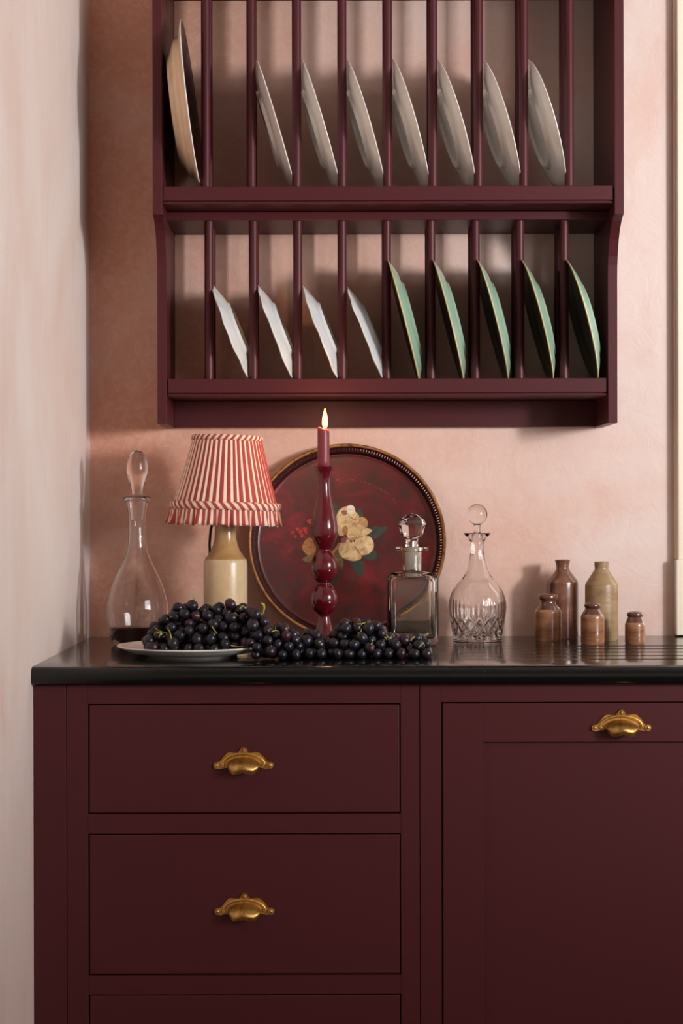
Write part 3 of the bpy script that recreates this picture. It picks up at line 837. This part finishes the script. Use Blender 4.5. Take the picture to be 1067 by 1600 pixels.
lathe('wine', [(0, .0084), (.021, .0088)] + inl + [(inl[-1][0], inl[-1][1] + .0001), (0, inl[-1][1])], 'wine', dA, 64)
St = [(0, 812), (9.6, 811), (11.5, 796), (12.6, 782), (13.2, 776.6), (9.2, 775), (8.2, 772), (8.6, 768), (10.5, 760), (14, 748), (16.4, 738), (16.8, 730), (15.4, 719), (11.8, 710), (7, 704.5), (0, 702.5)]
lathe('stopper', [(0, za(811))] + cr([(r * s, za(y)) for r, y in St[1:]], 4), 'glass', dA, 48)

# square decanter
def superlathe(name, rings, mat, parent, n=64, smooth=True):
    """rings: (half_x, half_y, exponent, z); |x|^e + |y|^e = 1"""
    verts, faces = [], []
    R_ = []
    for hx, hy, e, z in rings:
        if hx < 1e-6: R_.append([len(verts)]); verts.append((0, 0, z)); continue
        ids = []
        for j in range(n):
            a = 2 * PI * (j + .5) / n; c, s_ = math.cos(a), math.sin(a)
            k = (abs(c) ** e + abs(s_) ** e) ** (-1 / e)
            ids.append(len(verts)); verts.append((hx * k * c, hy * k * s_, z))
        R_.append(ids)
    for A_, B_ in zip(R_[:-1], R_[1:]):
        if len(A_) == 1:
            for j in range(n): faces.append((A_[0], B_[(j + 1) % n], B_[j]))
        elif len(B_) == 1:
            for j in range(n): faces.append((A_[j], A_[(j + 1) % n], B_[0]))
        else:
            for j in range(n):
                k = (j + 1) % n; faces.append((A_[j], A_[k], B_[k], B_[j]))
    return mesh_obj(name, verts, faces, mat, parent, smooth)
ZB = 3.135; s = ZB / FPX; zb = lambda py: H(py, ZB) - TOP
dB = thing('square_decanter', 'square shouldered glass decanter with faceted stopper beside the tray', 'decanter', (X(643.6, ZB), ZB - DIST, TOP))
hw = 39.6 * s; hd = .040
E0 = 14
rings = [(0, 0, 2, .0012), (hw * .86, hd * .86, E0, .0012), (hw * .94, hd * .94, E0, 0), (hw * .985, hd * .985, E0, .003), (hw, hd, E0, .008), (hw, hd, E0, zb(903)), (hw * .985, hd * .985, E0, zb(898.5)), (hw * .93, hd * .93, 9, zb(895.6)), (hw * .80, hd * .80, 6, zb(894)), (19 * s, 19 * s, 2.6, zb(892.8)), (16 * s, 16 * s, 2, zb(891)), (15.4 * s, 15.4 * s, 2, zb(886)), (15.2 * s, 15.2 * s, 2, zb(862)),
         (17 * s, 17 * s, 2, zb(861)), (24.5 * s, 24.5 * s, 2, zb(860.5)), (25.8 * s, 25.8 * s, 2, zb(858)), (25.6 * s, 25.6 * s, 2, zb(855.4)), (23 * s, 23 * s, 2, zb(854)), (12.5 * s, 12.5 * s, 2, zb(854)),
         (11.5 * s, 11.5 * s, 2, zb(880)), (11.5 * s, 11.5 * s, 2, zb(893)), (17 * s, 17 * s, 2.6, zb(898)), (hw * .74, hd * .74, 6, zb(899.5)), (hw - .0075, hd - .0075, 9, zb(902)), (hw - .0062, hd - .0062, 10, zb(908)), (hw - .0062, hd - .0062, 10, .016), (hw - .009, hd - .009, 9, .0115), (hw * .6, hd * .6, 6, .0105), (0, 0, 2, .011)]
ob = superlathe('decanter_body', rings, 'glass_green', dB, 96)
ob.data.set_sharp_from_angle(angle=math.radians(55))
lathe('ground_neck', [(0, zb(892)), (11.0 * s, zb(891)), (11.0 * s, zb(856)), (0, zb(855))], 'glass_ground', dB, 32)
lathe('stopper', [(0, zb(854.4)), (9.8 * s, zb(854)), (9.0 * s, zb(846)), (10.4 * s, zb(841.5)), (15.6 * s, zb(838.5)), (18.5 * s, zb(830)), (21.6 * s, zb(818)), (19.6 * s, zb(813.5)), (11 * s, zb(806)), (0, zb(801.6))], 'glass_crystal', dB, 8, smooth=False)

# cut crystal decanter
ZD = 3.20; s = ZD / FPX; zd = lambda py: H(py, ZD) - TOP
dC = thing('cut_crystal_decanter', 'round bellied cut crystal decanter with ball stopper and flared lip', 'decanter', (X(745.4, ZD), ZD - DIST, TOP))
Cp = [(37.6, 1000), (37.9, 997), (38.6, 991), (40.6, 981), (43.2, 966), (44.9, 952), (44.4, 940), (40.2, 925.5), (32, 913), (23.4, 902.5), (16.4, 889), (12.4, 875), (10.6, 862), (10.8, 851), (11.6, 846)]
outer = cr([(r * s, zd(y)) for r, y in Cp], 12)
foot_ = [(0, .0012), (33 * s, .0006), (36 * s, 0), (38.2 * s, .0012), (38.2 * s, .0040)]
lipc = [(15.5 * s, zd(840.5)), (20.6 * s, zd(835)), (20.8 * s, zd(833.4)), (19.6 * s, zd(833.2)), (13 * s, zd(840)), (9.0 * s, zd(846))]
inner = [(max(r - .0034, .003), z) for r, z in outer if z > .012]
def tri(x): return abs((x % 1.0) - .5) * 2
zlo, zmid, zhi = zd(998), zd(968), zd(934)
nout = len(foot_) + len(outer)
def cut(a, r, z, i):
    if i < len(foot_) or i >= nout: return r, z
    u = a / (2 * PI)
    if zlo < z <= zmid + .004:
        v_ = (z - zlo) / (zmid - zlo)
        g1 = max(0, 1 - tri(u * 18 + v_ * 1.35 + .5) / .30); g2 = max(0, 1 - tri(u * 18 - v_ * 1.35 + .5) / .30)
        r -= .0030 * max(g1, g2) * min(1, (z - zlo) / .002)
    elif zmid < z < zhi:
        f = math.sin(PI * (z - zmid) / (zhi - zmid)) ** .5
        r -= .0012 * f * max(0, 1 - tri(u * 36 + .5) / .8) ** .8 * .9
    elif z > zd(905) and z < zd(850):
        r -= .0006 * (1 - abs(math.cos(4 * a)))
    return r, z
oc = lathe('decanter_body', foot_ + outer + lipc + inner[::-1] + [(.030, .0095), (0, .0085)], 'glass_crystal', dC, 288, True, None, cut)
oc.data.set_sharp_from_angle(angle=math.radians(50))
Sp = [(8.2, 868), (8.6, 850), (8.2, 838), (5.4, 833), (4.9, 826), (5.6, 820)] + [(16.2 * math.sin(math.radians(q)), 804.2 + 16.2 * math.cos(math.radians(q))) for q in range(28, 176, 12)]
lathe('stopper', [(0, zd(868))] + cr([(r * s, zd(y)) for r, y in Sp], 3) + [(0, zd(788.4))], 'glass_crystal', dC, 40)

# ------------------------------------------------------------------ stoneware jars
def jar(name, label, px, Z, prof, mats, split):
    s = Z / FPX; base = 803 + (CAMZ - TOP) * FPX / Z
    k = lambda py: max(0.0, (base - py) * s)
    o = thing(name, label, 'jar', (X(px, Z), Z - DIST, TOP), 'stoneware jars at the right of the worktop')
    P_ = [(r * s, k(y)) for r, y in prof]
    body = [(0, 0)] + P_[:split]
    neck = P_[split - 1:] 
    rt, ztop = neck[-1]
    neck = neck + [(rt - .0015, ztop + .0006), (rt - .0035, ztop - .0004), (rt - .0045, ztop - .006), (0, ztop - .008)]
    a = lathe('jar_body', body, mats[0], o, 48); a.data.set_sharp_from_angle(angle=math.radians(60))
    b = lathe('jar_neck', neck, mats[1], o, 48); b.data.set_sharp_from_angle(angle=math.radians(60))
    return o
def fl_(base, pr): return pr
Z1 = 3.262; b1 = 803 + .237 * FPX / Z1; off = b1 - 995.6
jar('stoneware_bottle', 'tall dark brown glazed bottle with tapered neck at the back', 878.7, Z1,
    [(23.6, b1), (24.4, b1 - 3), (24.4, 912 + off), (24.0, 908 + off), (23.0, 905 + off), (18.5, 899 + off), (13.4, 892.5 + off), (10.6, 888.5 + off), (9.8, 885 + off), (10.6, 880 + off), (12.2, 873.5 + off)], ['jar_dark', 'jar_dark'], 4)
Z2 = 3.222; b2 = 803 + .237 * FPX / Z2; off = b2 - 998.8
jar('stoneware_bottle', 'tall olive matt bottle with straight collar at the back', 939.5, Z2,
    [(25.0, b2), (25.8, b2 - 3), (25.7, 917 + off), (25.4, 912.5 + off), (24.0, 909.5 + off), (18.6, 901 + off), (13.4, 893 + off), (11.2, 889.4 + off), (10.6, 888.6 + off), (10.8, 886 + off), (11.3, 877.5 + off)], ['jar_olive', 'jar_olive'], 4)
def small_jar(label, px, Z, r, rn, rl, ysh, ylip0, ylip1, ybot, mat):
    b = 803 + .237 * FPX / Z; off = b - ybot
    jar('stoneware_jar', label, px, Z,
        [(r - .8, b), (r, b - 2.5), (r, ysh + 3 + off), (r - .2, ysh + off), (r - 1.6, ysh - 2.5 + off), ((r + rn) / 2 - .5, ysh - 7 + off), (rn + .4, ysh - 11 + off), (rn, ylip1 + 3 + off), (rn + .2, ylip1 + .5 + off), (rl - 1, ylip1 - .4 + off), (rl, ylip1 - 2 + off), (rl, ylip0 + 2.5 + off), (rl - 1.2, ylip0 + .4 + off), (rl - 3, ylip0 + off)], [mat, 'jar_lip'], 5)
small_jar('short brown jar with rolled lip in front of the dark brown bottle', 855.9, 3.205, 20.9, 11.6, 14.8, 953, 926.5, 935.5, 999, 'jar_brown')
small_jar('small brown jar with rolled lip in front of the olive bottle', 925.4, 3.125, 18.3, 11.0, 12.8, 961, 941, 948, 1004.2, 'jar_brown')
small_jar('tiniest brown jar with dark lip standing alone at the right', 991.7, 3.125, 15.8, 10.7, 12.5, 973.5, 955, 962.5, 1004.2, 'jar_brown')

# ------------------------------------------------------------------ grapes on a plate
PX, PZ = -.2330, 2.872; PY = PZ - DIST; PR = .1260
gp = thing('serving_plate', 'white plate on the worktop under the left bunch of grapes', 'plate', (PX, PY, TOP + .0190))
face, edge, back = plate_mesh(PR, .0190, .084, .074, .0042, .004)
pb = lathe('plate_body', back[::-1] + edge[::-1] + face[::-1], 'china', None, 72, loc=gp.location)
pb.data.set_sharp_from_angle(angle=math.radians(50))
lab = gp['label']; bpy.data.objects.remove(gp); pb.name = 'serving_plate'; tag(pb, lab, 'plate')
def plate_h(x, y):
    r = math.hypot(x - PX, y - PY)
    if r > PR + .010: return TOP
    if r < .084: return TOP + .0086
    if r > PR: return TOP + .0190
    return TOP + .0086 + (.0104) * (r - .084) / (PR - .084)

SIL = [(223, 996), (228, 984), (240, 972), (255, 960), (265, 950), (280, 940), (298, 936), (318, 940), (335, 944), (350, 940), (362, 933), (374, 940), (388, 947), (398, 952), (410, 962), (425, 972), (440, 974), (452, 976), (462, 988), (475, 984), (490, 982), (505, 992), (515, 990), (525, 980), (538, 966), (555, 966), (575, 966), (590, 972), (602, 984), (615, 988), (640, 988), (655, 987), (668, 996), (680, 1014)]
sil_x = [a for a, b in SIL]; sil_y = [b for a, b in SIL]
def pack(x0, x1, yf, yb, seed, use_plate, zref, limit):
    """drop grapes one by one on the lowest free spot until the heap fills its outline"""
    rg = np.random.default_rng(seed)
    P_ = np.zeros((0, 4)); fails = 0
    while len(P_) < limit and fails < 60:
        best = None
        for _ in range(36):
            r = rg.uniform(.0088, .0112)
            x = rg.uniform(x0, x1); y = rg.uniform(yf, yb)
            Zz = DIST + y; px = VX + x * FPX / Zz
            ytop = np.interp(px, sil_x, sil_y)
            mid = (yf + yb) / 2; t_ = (y - yf) / (yb - yf)
            env = min(1.0, .40 + 2.1 * t_) if t_ < .5 else min(1.0, 1.0 - .9 * (t_ - .62)) if t_ > .62 else 1.0
            g0 = plate_h(x, y) if use_plate else (TOP if math.hypot(x - PX, y - PY) > PR + .012 else TOP + .0195)
            zmax = TOP + (H(ytop, Zz) - TOP) * env
            z = g0 + r
            allP = P_ if other is None else np.vstack([P_, other])
            if len(allP):
                dx = allP[:, 0] - x; dy = allP[:, 1] - y; rr_ = (allP[:, 3] + r) * .93
                d2 = rr_ ** 2 - dx ** 2 - dy ** 2
                ok = d2 > 0
                if ok.any(): z = max(z, (allP[ok, 2] + np.sqrt(d2[ok])).max())
            if z + r * .95 > zmax + .002: continue
            if best is None or z < best[2]: best = (x, y, z, r)
        if best is None: fails += 1; continue
        fails = 0; P_ = np.vstack([P_, best])
    return P_
other = None
GA = pack(X(232, 2.87), X(418, 2.87), -.523, -.395, 4, True, 0, 230)
other = GA
GB = pack(X(388, 2.80), X(466, 2.80), -.549, -.455, 12, True, 0, 60)
other = np.vstack([GA, GB])
GB = np.vstack([GB, pack(X(440, 2.84), X(668, 2.84), -.530, -.395, 9, True, 0, 230)])
gm = None
def make_bunch(label, G_, seed):
    c = G_.mean(0)
    o = thing('grape_bunch', label, 'grapes', (c[0], c[1], TOP), 'bunches of dark grapes on the worktop')
    global gm
    rg = random.Random(seed)
    for x, y, z, r in G_:
        if gm is None:
            q = lathe('grape', [(0, -1.16)] + [(math.sin(PI * k / 12) * (1 + .03 * math.cos(PI * k / 12)), -1.16 * math.cos(PI * k / 12)) for k in range(1, 12)] + [(0, 1.16)], 'grape', o, 18)
            gm = q.data
        else:
            q = bpy.data.objects.new('grape', gm); COL.objects.link(q); q.parent = o
        q.location = (x - c[0], y - c[1], z - TOP)
        q.scale = (r * .93, r * .93, r * .93)
        q.rotation_euler = (rg.uniform(0, PI), rg.uniform(0, PI), rg.uniform(0, PI))
    return o, Vector((c[0], c[1], TOP))
bA, oA = make_bunch('larger heap of dark grapes piled on the white plate', GA, 1)
bB, oB = make_bunch('lower trailing bunch of dark grapes lying on the worktop in front of the candlestick', GB, 2)
allG = np.vstack([GA, GB])
camp = Vector((0, -DIST, CAMZ))
def hit(px, py):
    d = Vector(((px - VX) / FPX, 1, -(py - VY) / FPX)).normalized()
    best = None
    for x, y, z, r in allG:
        oc_ = camp - Vector((x, y, z)); b = oc_.dot(d); c = oc_.dot(oc_) - (r * 1.03) ** 2; disc = b * b - c
        if disc > 0:
            t_ = -b - math.sqrt(disc)
            if best is None or t_ < best: best = t_
    if best is None: return None
    return camp + d * (best - .0005)
def stem(parent, org, pix, rad, wob=0):
    P_ = []; last = None
    for k, (px, py) in enumerate(pix):
        h_ = hit(px, py)
        if h_ is None:
            d = Vector(((px - VX) / FPX, 1, -(py - VY) / FPX)); Y_ = last.y if last else -.47
            h_ = camp + d * ((Y_ - camp.y) / d.y)
        if last is not None and abs(h_.y - last.y) > .012:
            d = Vector(((px - VX) / FPX, 1, -(py - VY) / FPX)); Y_ = last.y + (.008 if h_.y > last.y else -.008)
            h_ = camp + d * ((Y_ - camp.y) / d.y)
        P_.append(h_ - org); last = h_
    n = len(P_)
    return tube('stem', P_, rad if isinstance(rad, list) else [rad * (1 - .25 * k / max(1, n - 1)) for k in range(n)], 'stem', parent, 6)
for pix, r in (([(243, 981), (249, 987), (256, 988), (266, 989), (276, 990), (288, 990)], .0011), ([(248, 996), (250, 990), (252, 986)], .0010), ([(256, 995), (252, 989), (249, 985)], .0010), ([(267, 997), (266, 991), (264, 985), (261, 981)], .0011), ([(241, 990), (246, 988), (250, 987)], .0008),
               ([(331, 979), (335, 985), (339, 990)], .0010), ([(313, 968), (317, 970), (320, 972)], .0010), ([(304, 962), (308, 960), (312, 963)], .0009), ([(366, 957), (371, 961), (375, 964)], .0009), ([(374, 951), (379, 946), (384, 951)], .0010), ([(264, 966), (267, 963), (264, 962)], .0009), ([(360, 1008), (370, 1010), (380, 1010)], .0012), ([(302, 934), (304, 937), (305, 940)], .0008)):
    stem(bA, oA, pix, r)
tube('stalk', [p - oA for p in (Vector((X(402.5, 2.88), -.440, H(975, 2.88))), Vector((X(402, 2.88), -.441, H(966, 2.88))), Vector((X(404.5, 2.88), -.443, H(961, 2.88))), Vector((X(410.5, 2.88), -.444, H(957, 2.88))), Vector((X(412.2, 2.88), -.444, H(950, 2.88))), Vector((X(411.6, 2.88), -.444, H(944.5, 2.88))), Vector((X(407, 2.88), -.444, H(942, 2.88))))], [.0016, .0017, .0018, .0019, .0022, .0025, .0017], 'stem', bA)
for pix, r in (([(424, 987), (429, 985), (433, 985)], .0009), ([(430, 978), (430, 982), (431, 986), (436, 987)], .0009), ([(558, 975), (564, 975), (570, 973)], .0010), ([(574, 973), (579, 974), (584, 976)], .0011), ([(560, 990), (564, 986), (564, 982)], .0009), ([(600, 996), (606, 996), (611, 998)], .0011), ([(603, 992), (606, 996), (607, 1000)], .0010), ([(641, 996), (644, 998), (647, 1001)], .0013), ([(647, 995), (644, 998), (641, 1001)], .0013), ([(653, 1013), (657, 1008), (661, 1005), (663, 1010)], .0009), ([(579, 1007), (582, 1004)], .0009), ([(497, 1004), (501, 1002)], .0009)):
    stem(bB, oB, pix, r)
for o in COL.objects:
    if o.name.startswith('decanter_body') or o.name.startswith('stopper'):
        o.cycles.is_caustics_caster = True
for nm in ('wall_back', 'wall_left', 'worktop', 'tray_floor', 'ground_neck'):
    bpy.data.objects[nm].cycles.is_caustics_receiver = True
